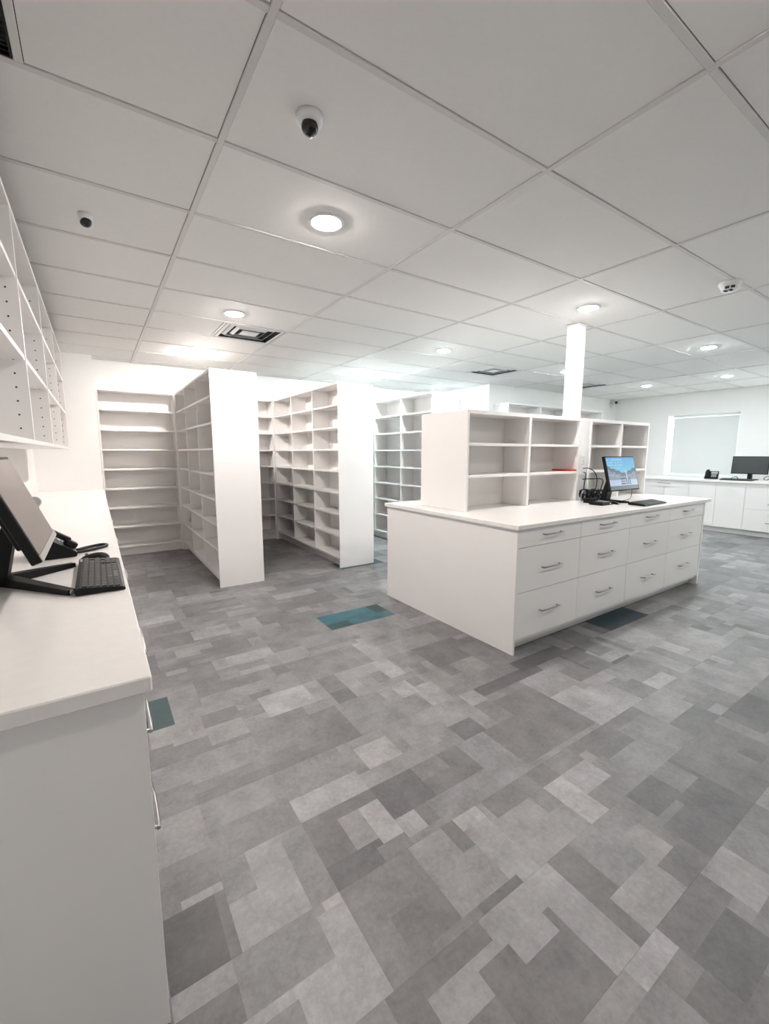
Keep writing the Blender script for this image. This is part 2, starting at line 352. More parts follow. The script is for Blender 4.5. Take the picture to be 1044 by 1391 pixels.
# ---- door on the alcove wall
dr = thing('door_1', (5.92, 6.57, 0), None, None); dr['kind'] = 'structure'
box('door_leaf', 5.895, 5.917, 6.29, 6.86, 0.01, 2.36, M['wall'], dr, 0.002)
box('door_frame', 5.885, 5.918, 6.225, 6.285, 0.01, 2.42, M['teal'], dr, 0.002)
box('door_frame', 5.885, 5.918, 6.865, 6.925, 0.01, 2.42, M['teal'], dr, 0.002)
box('door_frame', 5.885, 5.918, 6.285, 6.865, 2.365, 2.42, M['teal'], dr, 0.002)

# ---- suspended ceiling: boards between grid bars
ceil = struct(box('ceiling', XL-WT, XR+0.2, YN-WT, YB+WT, CEIL+0.06, CEIL+0.16, M['void']))
GX, GY, GW, GH, BW = 0.504, 0.706, 1.22, 0.606, 0.024
def gx(j): return GX + GW*j
def gy(k): return GY + GH*k
js = range(-1, 9); ks = range(-6, 12)
halfs = {(0, 6): 'R', (3, 6): 'R', (5, 6): 'R', (-1, 1): 'L'}
# bars along the depth
for j in range(0, 8):
    x = gx(j); box('grid_bar', x-BW/2, x+BW/2, YN, (YB if x < 5.92 else 5.50), CEIL, CEIL+0.010, M['grid'], ceil, 0.0015)
# cross bars between
for k in range(-5, 11):
    y = gy(k)
    for j in range(-1, 8):
        xa = max(XL, gx(j)+(BW/2 if j >= 0 else 0)); xb = min(XR, gx(j+1)-BW/2)
        if xb-xa < 0.05 or (y > 5.48 and xa > 5.8): continue
        if y > 5.48: xb = min(xb, 5.92)
        box('grid_bar', xa, xb, y-BW/2, y+BW/2, CEIL, CEIL+0.010, M['grid'], ceil, 0.0015)
def board(xa, xb, ya, yb):
    xa, xb, ya, yb = max(xa, XL), min(xb, XR), max(ya, YN), min(yb, YB)
    if ya > 5.45: xb = min(xb, 5.92)
    elif yb > 5.5 and xa > 5.7: yb = 5.50
    if xb-xa < 0.03 or yb-ya < 0.03: return
    e = BW/2 + 0.0025
    box('ceiling_tile', xa+e, xb-e, ya+e, yb-e, CEIL+0.0045, CEIL+0.020, M['ceil'], ceil, 0.001)
for j in range(-1, 8):
    for k in range(-6, 11):
        xa, xb, ya, yb = gx(j), gx(j+1), gy(k), gy(k+1)
        hv = halfs.get((j, k))
        if hv:
            xm = (xa+xb)/2
            box('grid_bar', xm-BW/2, xm+BW/2, ya+BW/2, yb-BW/2, CEIL, CEIL+0.010, M['grid'], ceil, 0.0015)
            if hv == 'R': board(xa, xm, ya, yb)
            else: board(xm, xb, ya, yb)
        elif j == 4 and k in (7, 8, 9, 10) :
            if k == 7: board(xa, xb, ya, yb)
            else: board(xa, 5.92+0.012, ya, yb)
        else: board(xa, xb, ya, yb)

# ---- ceiling fixtures
def downlight(x, y, colr, label, k=1.0, dome=0.018):
    t = thing('recessed_downlight', (x, y, CEIL), label, 'ceiling light', 'recessed downlights in the ceiling')
    bm = bmesh.new(); add_lathe(bm, [(0.070, 0.004), (0.072, -0.003), (0.080, -0.007), (0.092, -0.005), (0.094, 0.004)], 32)
    mesh_obj('trim_ring', fixn(bm), M['ptop'], t)
    bm = bmesh.new(); add_lathe(bm, [(0.0, -dome), (0.040, -dome*0.88), (0.062, -dome*0.48), (0.070, 0.0), (0.0, 0.002)], 20)
    mesh_obj('lens', fixn(bm), lens_mat(colr, k), t)
    return t
Y1, Y2, Y3 = 2.221, 4.04, 5.86
downlight(1.114, Y1, WARM, 'lit round downlight nearest the camera, beside the big dome camera', 0.95)
downlight(1.114, Y2, WARM, 'lit round downlight in front of the square vent above the left bookcase', 1.15)
downlight(3.554, Y1, NEUT, 'lit round downlight right beside the top of the white column', 0.95)
downlight(3.554, Y2, COOL, 'lit round downlight in front of the vent above the island, near the third bookcase', 1.3)
downlight(5.994, Y1, COOL, 'largest lit downlight on the right side, past the smoke detector', 1.05)
downlight(5.994, Y2, COOL, 'lit round downlight half hidden behind the white column', 1.15)
downlight(8.434, 2.83, COOL, 'lit round downlight over the far counter before the window wall, rightmost in view', 0.8)
downlight(8.434, Y2, COOL, 'lit round downlight right of the far vent, before the corner wall camera', 0.85)
downlight(1.114, Y3, WARM, 'lit downlight above the first bookcase aisle by the back wall', 2.15, 0.03)
downlight(3.554, Y3, ICE, 'lit downlight above the second bookcase by the back wall', 2.1, 0.03)
downlight(5.30, 6.20, ICE, 'lit downlight in the niche before the door behind the third bookcase', 1.5)
for x, cc, lb in ((1.114, AMBER, 'nearest the left counter'), (3.554, WARM, 'before the island'), (5.994, WARM, 'past the island end'), (8.434, COOL, 'nearest the window wall')):  # unseen lamps added to light the near side of the room
    downlight(x, 0.403, cc, 'added lit round downlight, unseen overhead just outside the picture, ' + lb, 0.55)

def vent(x, y, label):
    h = 0.285
    t = thing('air_vent', (x, y, CEIL), label, 'air vent', 'square air vents in the ceiling')
    box('vent_backing', x-h, x+h, y-h, y+h, CEIL+0.052, CEIL+0.056, M['hole'], t)
    for i, (ro, ri, zo, zi) in enumerate(((0.285, 0.255, 0.004, 0.000), (0.222, 0.196, 0.026, 0.008), (0.156, 0.130, 0.026, 0.006), (0.086, 0.0, 0.006, 0.006))):
        bm = bmesh.new()
        def ring(r, z): return [bm.verts.new((sx*r, sy*r, z)) for sx, sy in ((-1, -1), (1, -1), (1, 1), (-1, 1))]
        if ri > 0:
            a, b, c, d = ring(ro, zo), ring(ri, zi), ring(ri, zi+0.004), ring(ro, zo+0.004)
            for q in range(4):
                p = (q+1) % 4
                for A, B in ((a, b), (b, c), (c, d), (d, a)): bm.faces.new((A[q], A[p], B[p], B[q]))
        else:
            a, b = ring(ro, zo), ring(ro, zo+0.005); bm.faces.new(a[::-1]); bm.faces.new(b)
            for q in range(4): bm.faces.new((a[q], a[(q+1) % 4], b[(q+1) % 4], b[q]))
        mesh_obj('vent_frame' if i == 0 else 'louvre', fixn(bm), M['ptop'], t)
    bm = bmesh.new(); add_box(bm, -0.004, 0.004, -0.24, 0.24, 0.032, 0.046); add_box(bm, -0.24, -0.004, -0.004, 0.004, 0.032, 0.046); add_box(bm, 0.004, 0.24, -0.004, 0.004, 0.032, 0.046)
    mesh_obj('cross_brace', bm, M['key'], t)
    bm = bmesh.new()
    for q in range(4): add_box(bm, -0.262, 0.262, 0.256, 0.262, 0.004, 0.052, mtx=Matrix.Rotation(q*PI/2, 4, 'Z'))
    mesh_obj('vent_throat', bm, M['hole'], t)
vent(1.419, 4.645, 'square louvred vent above the left bookcase, largest of the three')
vent(5.079, 4.645, 'square louvred vent left of the column above the island')
vent(7.519, 4.645, 'square louvred vent partly hidden just right of the column')
gr = thing('return_air_grille', (-0.37, 1.615, CEIL), 'dark slatted return air grille in the top left ceiling corner', 'air grille')
ga, gb, gc, gd = XL+0.004, -0.106-0.014, 1.312+0.014, 1.918-0.014
box('grille_backing', ga, gb, gc, gd, CEIL+0.032, CEIL+0.036, M['void'], gr)
box('grille_rim', ga, gb, gd-0.006, gd, CEIL+0.002, CEIL+0.030, M['black'], gr); box('grille_rim', ga, gb, gc, gc+0.006, CEIL+0.002, CEIL+0.030, M['black'], gr)
box('grille_rim', gb-0.006, gb, gc+0.006, gd-0.006, CEIL+0.002, CEIL+0.030, M['black'], gr)
n = 30
for i in range(n):
    y = gc+0.012+(gd-gc-0.024)*i/(n-1); o = box('grille_slat', ga, gb-0.006, y-0.006, y+0.006, CEIL+0.011, CEIL+0.013, M['key'], gr); o.rotation_euler = (0.6, 0, 0)

def dome_camera(x, y, r, d, label, amax=1.15, kr=0.64):
    t = thing('dome_camera', (x, y, CEIL), label, 'security camera', 'dome security cameras')
    bm = bmesh.new(); add_lathe(bm, [(0, 0.004), (r, 0.004), (r, -0.010), (r*0.93, -0.018), (r*0.72, -0.026), (0, -0.028)], 32)
    mesh_obj('mounting_base', fixn(bm), M['ptop'], t)
    R = r*kr; c = Vector((0, 0, -0.030)); q = Vector((0, 0, -1)).rotation_difference(Vector(d).normalized()).to_matrix().to_4x4()
    bm = bmesh.new(); bmesh.ops.create_uvsphere(bm, u_segments=28, v_segments=16, radius=R)
    for v in bm.verts: v.co += c
    mesh_obj('ball_housing', bm, M['ptop'], t, smooth=True)
    bm = bmesh.new(); ro = R*1.015
    add_lathe(bm, [(ro*math.sin(amax*i/10), -ro*math.cos(amax*i/10)) for i in range(11)] + [(R*0.96*math.sin(amax), -R*0.96*math.cos(amax))], 28)
    for v in bm.verts: v.co = q @ v.co + c
    mesh_obj('smoked_dome', fixn(bm), M['blackgloss'], t)
    bm = bmesh.new(); ca, sa = math.cos(amax), math.sin(amax)
    add_lathe(bm, [(R*1.0*sa, -R*ca), (R*1.06*sa, -R*1.06*ca), (R*1.09*math.sin(amax+0.12), -R*1.09*math.cos(amax+0.12)), (R*0.99*math.sin(amax+0.2), -R*0.99*math.cos(amax+0.2))], 28)
    for v in bm.verts: v.co = q @ v.co + c
    mesh_obj('dome_collar', fixn(bm), M['ptop'], t)
dome_camera(0.742, 1.602, 0.050, (-0.25, -0.62, -0.75), 'white dome security camera with black bubble, larger and nearer')
dome_camera(0.050, 2.85, 0.032, (0.30, -0.45, -0.8), 'small dome security camera above the left wall shelves', 1.4, 0.85)
# small ceiling detector
t = thing('smoke_detector', (3.89, 1.345, CEIL), 'small white ceiling detector with four dark slots', 'detector')
bm = bmesh.new(); add_lathe(bm, [(0, 0.003), (0.070, 0.003), (0.070, -0.012), (0.058, -0.030), (0.052, -0.048), (0.046, -0.054), (0, -0.054)], 24)
mesh_obj('detector_body', fixn(bm), M['ptop'], t)
for a in range(4):
    bm = bmesh.new(); add_box(bm, -0.019, 0.019, -0.009, 0.009, -0.003, 0.003)
    o = mesh_obj('slot', bm, M['hole'], t, (0.023*(1 if a % 2 else -1), 0.016*(1 if a//2 else -1), -0.0545)) if a % 2 == 0 else mesh_obj('slot', bm, M['hole'], t, (0.0552*math.cos(-2.80+0.30*(a-2)), 0.0552*math.sin(-2.80+0.30*(a-2)), -0.040))
    if a % 2: o.rotation_euler = (0, PI/2, -2.80+0.30*(a-2)); o.scale = (0.42, 1.35, 1)
# bracket camera in the far corner
t = thing('corner_camera', (9.93, 5.50, 2.48), 'tiny wall camera in the far corner under the ceiling', 'security camera')
bm = bmesh.new(); add_lathe(bm, [(0, 0.0), (0.05, 0.0), (0.05, 0.02), (0, 0.02)], 20); bmesh.ops.rotate(bm, verts=bm.verts, cent=(0, 0, 0), matrix=Matrix.Rotation(PI/2, 3, 'X'))
mesh_obj('wall_plate', fixn(bm), M['ptop'], t, (0, -0.001, 0))
bm = bmesh.new(); add_tube(bm, [(0, -0.02, 0), (0, -0.08, 0.01), (0, -0.09, 0.04)], 0.014, 10); mesh_obj('arm', bm, M['ptop'], t)
bm = bmesh.new(); add_tube(bm, [(0.03, -0.05, 0.075), (-0.06, -0.15, 0.045)], [0.036, 0.036], 14); mesh_obj('barrel', bm, M['ptop'], t)
bm = bmesh.new(); add_tube(bm, [(-0.058, -0.148, 0.0455), (-0.064, -0.155, 0.0435)], 0.030, 14); mesh_obj('camera_lens', bm, M['blackgloss'], t)

# ================================================================== BOOKCASES
H = 2.215; TH = 0.022
SZ = [0.135 + 0.26*i for i in range(8)]
def double_bookcase(x0, x1, y0, y1, nb, label):
    t = thing('bookcase', ((x0+x1)/2, (y0+y1)/2, 0), label, 'bookcase', 'tall double-sided bookcases')
    mel = M['mel']; xm = (x0+x1)/2
    box('end_panel', x0, x1, y0, y0+TH, 0, H, mel, t, 0.001)
    box('end_panel', x0, x1, y1-TH, y1, 0, H, mel, t, 0.001)
    box('top_panel', x0, x1, y0+TH, y1-TH, H-TH, H, mel, t, 0.001)
    box('spine_panel', xm-0.008, xm+0.008, y0+TH, y1-TH, 0.11, H-TH, mel, t)
    bw = (y1-y0)/nb
    for s in (0, 1):
        a, b = (x0+0.001, xm-0.008) if s == 0 else (xm+0.008, x1-0.001)
        box('kick_board', (x0+0.06 if s == 0 else x1-0.072), (x0+0.072 if s == 0 else x1-0.06), y0+TH, y1-TH, 0.001, 0.11, M['mel'], t)
        for i in range(1, nb): box('divider', a, b, y0+i*bw-TH/2, y0+i*bw+TH/2, 0.11+TH, H-TH, mel, t, 0.001)
        for i in range(nb):
            ya = y0+i*bw + (TH if i == 0 else TH/2); yb = y0+(i+1)*bw - (TH if i == nb-1 else TH/2)
            for q, z in enumerate(SZ):
                if q == 0: continue
                box('shelf', a+0.002, b, ya+0.001, yb-0.001, z-TH/2, z+TH/2, mel, t, 0.001)
        box('bottom_shelf', a, b, y0+TH, y1-TH, 0.11, 0.11+TH, mel, t, 0.001)
    return t
def wall_bookcase(x0, x1, yf, yb, nb, label, h=H, name='wall_bookcase', sz=SZ):
    t = thing(name, ((x0+x1)/2, yf, 0), label, 'bookcase', 'bookcases standing against the walls')
    mel = M['mel']
    box('side_panel', x0, x0+TH, yf, yb, 0, h, mel, t, 0.001); box('side_panel', x1-TH, x1, yf, yb, 0, h, mel, t, 0.001)
    box('top_panel', x0+TH, x1-TH, yf, yb, h-TH, h, mel, t, 0.001)
    box('back_panel', x0+TH, x1-TH, yb-0.014, yb, 0.11, h-TH, mel, t)
    box('kick_board', x0+TH, x1-TH, yf+0.05, yf+0.062, 0.001, 0.11, M['mel'], t)
    bw = (x1-x0)/nb
    box('bottom_shelf', x0+TH, x1-TH, yf+0.001, yb-0.014, 0.11, 0.11+TH, mel, t, 0.001)
    for i in range(1, nb): box('divider', x0+i*bw-TH/2, x0+i*bw+TH/2, yf+0.001, yb-0.014, 0.11+TH, h-TH, mel, t, 0.001)
    for i in range(nb):
        xa = x0+i*bw+(TH if i == 0 else TH/2); xb = x0+(i+1)*bw-(TH if i == nb-1 else TH/2)
        for z in sz[1:]:
            box('shelf', xa+0.001, xb-0.001, yf+0.002, yb-0.014, z-TH/2, z+TH/2, mel, t, 0.001)
    return t
BF = 6.72
double_bookcase(0.982, 1.447, 4.54, BF, 3, 'tall white bookcase with blank end panel, leftmost of the three aisle bookcases')
double_bookcase(2.388, 2.872, 4.54, BF, 3, 'tall white bookcase with blank end panel, middle one of three')
double_bookcase(3.810, 4.300, 4.54, BF, 3, 'tall white bookcase rising behind the island, third from the left')
wall_bookcase(0.062, 0.980, BF, YB-0.002, 1, 'white wall shelving in the first aisle left of the leftmost bookcase')
wall_bookcase(1.449, 2.386, BF, YB-0.002, 1, 'white wall shelving glimpsed between the leftmost and middle bookcases')
wall_bookcase(2.874, 3.808, BF, YB-0.002, 1, 'white wall shelving at the end of the aisle right of the middle bookcase')
s2 = [0.135+0.265*i for i in range(8)]
wall_bookcase(6.05, 7.88, 5.17, 5.498, 2, 'white shelving on the far wall showing over the island, left of the column', 2.27, sz=s2)
wall_bookcase(7.885, 9.05, 5.17, 5.498, 1, 'white shelving on the far wall showing over the island, right of the column', 2.27, sz=s2)

# ---- open shelves on the left wall
ux0, ux1, uz0, uz1 = XL+0.001, -0.232, 1.437, 2.50
UY = [0.42, 1.52, 2.64, 3.76, 4.90, 6.03]
t = thing('wall_shelf', (XL+0.2, 3.2, uz0), 'long white open wall shelf unit over the left counter', 'wall shelf')
box('back_panel', ux0, ux0+0.012, UY[0], UY[-1], uz0+TH, uz1-TH, M['mel'], t)
box('bottom_panel', ux0, ux1, UY[0], UY[-1], uz0, uz0+TH, M['mel'], t, 0.001)
box('top_panel', ux0, ux1, UY[0], UY[-1], uz1-TH, uz1, M['mel'], t, 0.001)
for y in UY:
    ya = min(max(y-0.010, UY[0]), UY[-1]-0.020)
    d = box('divider', ux0+0.012, ux1, ya, ya+0.020, uz0+TH, uz1-TH, M['mel'], t, 0.001)
    bm = bmesh.new()
    nh = 15
    for q in range(nh):
        z = uz0+0.075+q*0.062
        for xx in (ux1-0.045, ux0+0.06):
            r = bmesh.ops.create_cone(bm, cap_ends=True, segments=8, radius1=0.0042, radius2=0.0042, depth=0.0012)
            for v in r['verts']: v.co = Vector((xx-wl(d).x, ya-0.0004-wl(d).y+v.co.z, z-wl(d).z+v.co.y)) + Vector((v.co.x, 0, 0))
    ho = mesh_obj('shelf_pin_holes', bm, M['hole'], d); ho['kind'] = 'stuff'
for i in range(len(UY)-1):
    for z in (1.83, 2.185):
        box('shelf', ux0+0.012, ux1-0.003, UY[i]+0.0215, UY[i+1]-0.0215, z-TH/2, z+TH/2, M['mel'], t, 0.001)

# ================================================================== CABINETS
def handle_mesh(L=0.215, out=0.026):
    bm = bmesh.new(); a = L/2
    pts = [(-a, -0.0, 0), (-a, -out*0.75, 0)] ; add_tube(bm, [(-a+0.008, 0, 0), (-a+0.008, -out, 0)], 0.0052, 8)
    add_tube(bm, [(a-0.008, 0, 0), (a-0.008, -out, 0)], 0.0052, 8)
    add_tube(bm, [(-a, -out+0.001, 0), (-a*0.5, -out-0.002, 0), (0, -out-0.0025, 0), (a*0.5, -out-0.002, 0), (a, -out+0.001, 0)], 0.0058, 8)
    me = bpy.data.meshes.new('handle'); fixn(bm); bm.to_mesh(me); bm.free(); me.materials.append(M['chrome']); return me
HM = handle_mesh(); HMS = handle_mesh(0.16)
def handle(parent, x, y, z, rz=0, me=None, rx=0):
    o = bpy.data.objects.new('handle', me or HM); link(o, parent); o.location = Vector((x, y, z)) - wl(parent)
    o.rotation_euler = (0, rx, rz); return o
def lframe(o, rz):  # children of a rotated thing: coordinates are given in the thing's own frame
    WL[o] = Vector((0, 0, 0))
def base_cabinet(loc, rz, width, depth, h, kind, label, group, zs=(0.10, 0.438, 0.757, 0.884), kick=0.068):
    """front faces local -Y at y=0, x in 0..width"""
    t = thing('base_cabinet', loc, label, 'cabinet', group, rz); lframe(t, rz)
    mel = M['mel']; g = 0.0018; ft = 0.019
    box('body', 0.0005, width-0.0005, ft+0.001, depth, kick, h, mel, t)
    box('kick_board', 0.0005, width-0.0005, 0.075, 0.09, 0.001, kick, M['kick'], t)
    if kind == 'drawers':
        for i in range(3):
            d = box('drawer', g, width-g, 0, ft, zs[i]+g, zs[i+1]-g, mel, t, 0.0008)
            zc = {0: zs[0]+0.175, 1: zs[1]+0.155, 2: zs[2]+0.075}[i]
            handle(d, width/2, 0, zc)
    elif kind == 'doors':
        for i in range(2):
            xa, xb = (0, width/2) if i == 0 else (width/2, width)
            d = box('door', xa+g, xb-g, 0, ft, zs[0]+g, zs[-1]-g, mel, t, 0.0008)
    elif kind == 'mixed':
        for i in range(2):
            xa, xb = (0, width/2) if i == 0 else (width/2, width)
            d = box('door', xa+g, xb-g, 0, ft, zs[0]+g, zs[2]-g, mel, t, 0.0008)
        d = box('drawer', g, width-g, 0, ft, zs[2]+g, zs[-1]-g, mel, t, 0.0008); handle(d, width/2, 0, zs[2]+0.07)
    elif kind == 'two':
        zm = 0.46
        d = box('drawer', g, width-g, 0, ft, zs[0]+g, zm-g, mel, t, 0.0008); handle(d, width/2, 0, 0.25)
        d = box('drawer', g, width-g, 0, ft, zm+g, zs[-1]-g, mel, t, 0.0008); handle(d, width/2, 0, 0.56)
    return t
# ---- island
IY = 1.852
IX = [2.326, 3.050, 3.782, 4.518, 5.268]
nm = ['nearest the camera, at the left end', 'second from the left end', 'third from the left end, under the lit monitor', 'at the right end, under the keyboard']
for i in range(4):
    base_cabinet((IX[i], IY, 0), 0, IX[i+1]-IX[i], 0.765, 0.888, 'drawers', 'island cabinet of three white drawers ' + nm[i], 'drawer cabinets along the island front')
nr = ['left end', 'left half', 'right half', 'right end']
for i in range(4):
    base_cabinet((IX[i+1], 3.392, 0), PI, IX[i+1]-IX[i], 0.765, 0.888, 'doors', 'white cabinet on the hidden back of the island, ' + nr[i], 'cabinets along the island back')
tag(box('island_end_panel', 2.306, 2.3255, IY-0.004, 3.396, 0, 0.888, M['mel'], None, 0.001), 'large plain white panel closing the left end of the island', 'panel')
tag(box('island_end_panel', 5.2685, 5.300, IY-0.004, 3.396, 0, 0.888, M['mel'], None, 0.001), 'white panel closing the right end of the island', 'panel')
tag(box('island_worktop', 2.288, 5.380, 1.828, 3.418, 0.889, 0.921, M['slab'], None, 0.003), 'long white worktop of the island', 'worktop')
# ---- open shelf units standing on the island
def hutch(x0, x1, yf, yb, label, holes=True):
    z0, z1 = 0.922, 1.740; t = thing('counter_bookcase', ((x0+x1)/2, yf, z0), label, 'bookcase', 'open shelf units on the island')
    mel = M['mel']; ym = (yf+yb)/2; xm = (x0+x1)/2
    box('side_panel', x0, x0+TH, yf, yb, z0, z1, mel, t, 0.001); box('side_panel', x1-TH, x1, yf, yb, z0, z1, mel, t, 0.001)
    box('top_panel', x0+TH, x1-TH, yf, yb, z1-0.03, z1, mel, t, 0.001)
    box('spine_panel', x0+TH, x1-TH, ym-0.008, ym+0.008, z0, z1-0.03, mel, t)
    for s, (ya, yb2) in enumerate(((yf+0.001, ym-0.008), (ym+0.008, yb-0.001))):
        d = box('divider', xm-TH/2-0.004, xm+TH/2+0.004, ya, yb2, z0, z1-0.03, mel, t, 0.001)
        for (xa, xb) in ((x0+TH, xm-TH/2-0.004), (xm+TH/2+0.004, x1-TH)):
            for z in (1.208, 1.468): box('shelf', xa+0.001, xb-0.001, ya+0.002, yb2, z-TH/2, z+TH/2, mel, t, 0.001)
        if s == 0:
            for par, xf in ((d, xm-TH/2-0.004), (t, x1-TH)):
                bm = bmesh.new()
                for q in range(20):
                    z = z0+0.10+q*0.032
                    if min(abs(z-zz) for zz in (1.208, 1.468)) < 0.02: continue
                    for yy in (ya+0.04, yb2-0.05):
                        r = bmesh.ops.create_cone(bm, cap_ends=True, segments=6, radius1=0.003, radius2=0.003, depth=0.001)
                        for v in r['verts']: v.co = Vector((xf-0.0004+v.co.z, yy+v.co.x, z+v.co.y)) - wl(par)
                o = mesh_obj('shelf_pin_holes', bm, M['kick'], par); o['kind'] = 'stuff'
    return t
HF, HB = 2.50, 3.08
hutch(2.462, 4.010, HF, HB, 'open white shelf unit with two bays on the left of the island')
hutch(4.182, 5.376, HF, HB, 'open white shelf unit behind the lit monitor on the right of the island')
t = thing('filler_panel', (4.096, HF, 0.922), 'narrow white panel with outlets between the two island shelf units', 'panel')
box('panel_board', 4.0115, 4.1805, HF+0.012, HF+0.032, 0.922, 1.740, M['mel'], t, 0.001)
for z in (1.335, 1.225):
    pl = box('outlet_plate', 4.05, 4.125, HF+0.006, HF+0.0118, z-0.045, z+0.045, M['ptop'], t, 0.002)
    for dz in (-0.02, 0.02): box('socket', 4.074, 4.101, HF+0.0045, HF+0.006, z+dz-0.012, z+dz+0.012, M['cream'], pl)
# ---- white column on top
t = thing('column', (3.93, 2.56, 1.741), 'white square column rising from the island shelves to the ceiling', 'column')
box('shaft', 3.870, 3.988, HF+0.002, HF+0.122, 1.741, CEIL-0.001, M['wall'], t, 0.002)
box('collar', 3.862, 3.996, HF-0.006, HF+0.130, CEIL-0.016, CEIL-0.001, M['ptop'], t, 0.002)

# ---- left counter
LX = 0.050
LYs = [1.046, 1.846, 2.78, 3.714, 4.648, 5.58, 6.50]
ln = ['nearest the camera', 'second from the near end', 'third from the near end', 'fourth from the near end', 'fifth from the near end', 'last before the wall shelving']
for i in range(6):
    c = base_cabinet((LX, LYs[i], 0), PI/2, LYs[i+1]-LYs[i], 0.665, 0.883, 'drawers', 'white drawer cabinet under the left counter, ' + ln[i], 'drawer cabinets under the left counter')
tag(box('counter_end_panel', XL+0.002, LX, 1.026, 1.0455, 0, 0.883, M['mel'], None, 0.001), 'large plain white end panel of the left counter in the foreground', 'panel')
tag(box('counter_worktop', XL+0.002, 0.066, 1.006, 6.715, 0.884, 0.920, M['slab'], None, 0.003), 'long white worktop along the left wall', 'worktop')

# ---- far counter below the window
FX = 9.10
FYs = [-0.74, 0.10, 0.94, 1.78, 2.62, 3.46, 4.30, 5.14]
kinds = ['drawers', 'doors', 'doors', 'two', 'doors', 'mixed', 'mixed']
fl = ['of doors outside the view at the near end', 'with two doors further from the window', 'with two doors right of the picture', 'of two deep drawers below the far monitor', 'with two plain doors below the desk phone', 'with top drawer just beyond the island', 'with top drawer in the far corner']
for i in range(7):
    base_cabinet((FX, FYs[i+1], 0), -PI/2, FYs[i+1]-FYs[i], 1.04, 0.886, kinds[i], 'white far counter cabinet ' + fl[i], 'cabinets under the far counter', kick=0.098)
tag(box('far_worktop', 9.075, XR-0.002, -0.74, 5.168, 0.887, 0.922, M['slab'], None, 0.003), 'white worktop along the window wall', 'worktop')

# ================================================================== ELECTRONICS
def keyboard(loc, rz, label, L=0.47, D=0.150):
    """long side along local X, user at local -Y"""
    t = thing('keyboard', loc, label, 'keyboard', 'computer keyboards', rz)
    bm = bmesh.new(); add_prism(bm, [(-D/2, 0.002), (D/2, 0.004), (D/2, 0.024), (D/2-0.012, 0.027), (-D/2+0.008, 0.014), (-D/2, 0.010)], 'x', -L/2, L/2)
    mesh_obj('case', fixn(bm), M['black'], t)
    bm = bmesh.new(); nr_, kw = 6, 0.0185
    for r_ in range(nr_):
        y = -D/2+0.016+r_*(D-0.030)/nr_; z = 0.0155+0.013*(r_/(nr_))
        kh = (D-0.030)/nr_-0.0055
        x = -L/2+0.010
        while x < L/2-0.020:
            if r_ == 0 and -L*0.28 < x < -L*0.02: wd = 0.11
            elif random.random() < 0.06: wd = 0.032
            else: wd = 0.0165
            if not (L*0.22 < x < L*0.235 or L*0.36 < x < L*0.372):
                add_box(bm, x, min(x+wd, L/2-0.008), y, y+kh, z-0.004, z+0.0045)
            x += wd+0.0075
    o = mesh_obj('key_caps', bm, M['key'], t); o['kind'] = 'stuff'
    bm = bmesh.new(); add_box(bm, L*0.36, L*0.46, D/2-0.013, D/2-0.005, 0.0262, 0.0278); mesh_obj('indicator_strip', bm, M['grey'], t)
    return t
def mouse(loc, rz, label):
    t = thing('mouse', loc, label, 'mouse', None, rz)
    bm = bmesh.new(); bmesh.ops.create_uvsphere(bm, u_segments=20, v_segments=12, radius=1)
    for v in bm.verts:
        z = max(v.co.z, -0.25); v.co = Vector((v.co.x*0.032*(1-0.12*v.co.y), v.co.y*0.056, (z+0.25)*0.026*(1-0.22*v.co.y)))
    mesh_obj('shell', bm, M['black'], t, smooth=True)
    bm = bmesh.new(); add_tube(bm, [(-0.004, 0.030, 0.027), (0.004, 0.030, 0.027)], 0.007, 12); mesh_obj('scroll_wheel', bm, M['grey'], t)
    return t
def desk_phone(loc, rz, label, cord=True):
    """user at local -Y"""
    t = thing('desk_phone', loc, label, 'telephone', 'desk phones', rz)
    bm = bmesh.new(); add_prism(bm, [(-0.10, 0.002), (0.06, 0.002), (0.085, 0.105), (0.068, 0.142), (-0.09, 0.030), (-0.105, 0.018)], 'x', -0.10, 0.10)
    mesh_obj('phone_body', fixn(bm), M['black'], t)
    sl = math.atan2(0.112, 0.158); mt = Matrix.Translation((0, -0.09, 0.030)) @ Matrix.Rotation(sl, 4, 'X')
    bm = bmesh.new(); add_box(bm, -0.01, 0.085, 0.105, 0.170, 0.0, 0.006, mtx=mt); mesh_obj('display', bm, M['grey'], t)
    bm = bmesh.new()
    for a in range(3):
        for b in range(4): add_box(bm, 0.0+a*0.026, 0.020+a*0.026, 0.012+b*0.021, 0.027+b*0.021, 0, 0.005, mtx=mt)
    o = mesh_obj('number_buttons', bm, M['grey'], t); o['kind'] = 'stuff'
    bm = bmesh.new(); hx = -0.062
    add_box(bm, hx-0.024, hx+0.024, -0.005, 0.050, 0.004, 0.034, bev=0.008, mtx=mt)
    add_box(bm, hx-0.024, hx+0.024, 0.145, 0.200, 0.004, 0.034, bev=0.008, mtx=mt)
    add_box(bm, hx-0.018, hx+0.018, 0.030, 0.165, 0.020, 0.044, bev=0.008, mtx=mt)
    mesh_obj('handset', bm, M['black'], t, smooth=False)
    return t
def screen_picture():
    Mx = bpy.data.materials.new('desktop_picture'); Mx.use_nodes = True; nt = Mx.node_tree; b = nt.nodes['Principled BSDF']
    at = nt.nodes.new('ShaderNodeVertexColor'); at.layer_name = 'picture'
    b.inputs['Base Color'].default_value = (0.01, 0.01, 0.01, 1); b.inputs['Roughness'].default_value = 0.25
    nt.links.new(at.outputs['Color'], b.inputs['Emission Color']); b.inputs['Emission Strength'].default_value = 0.58
    return Mx
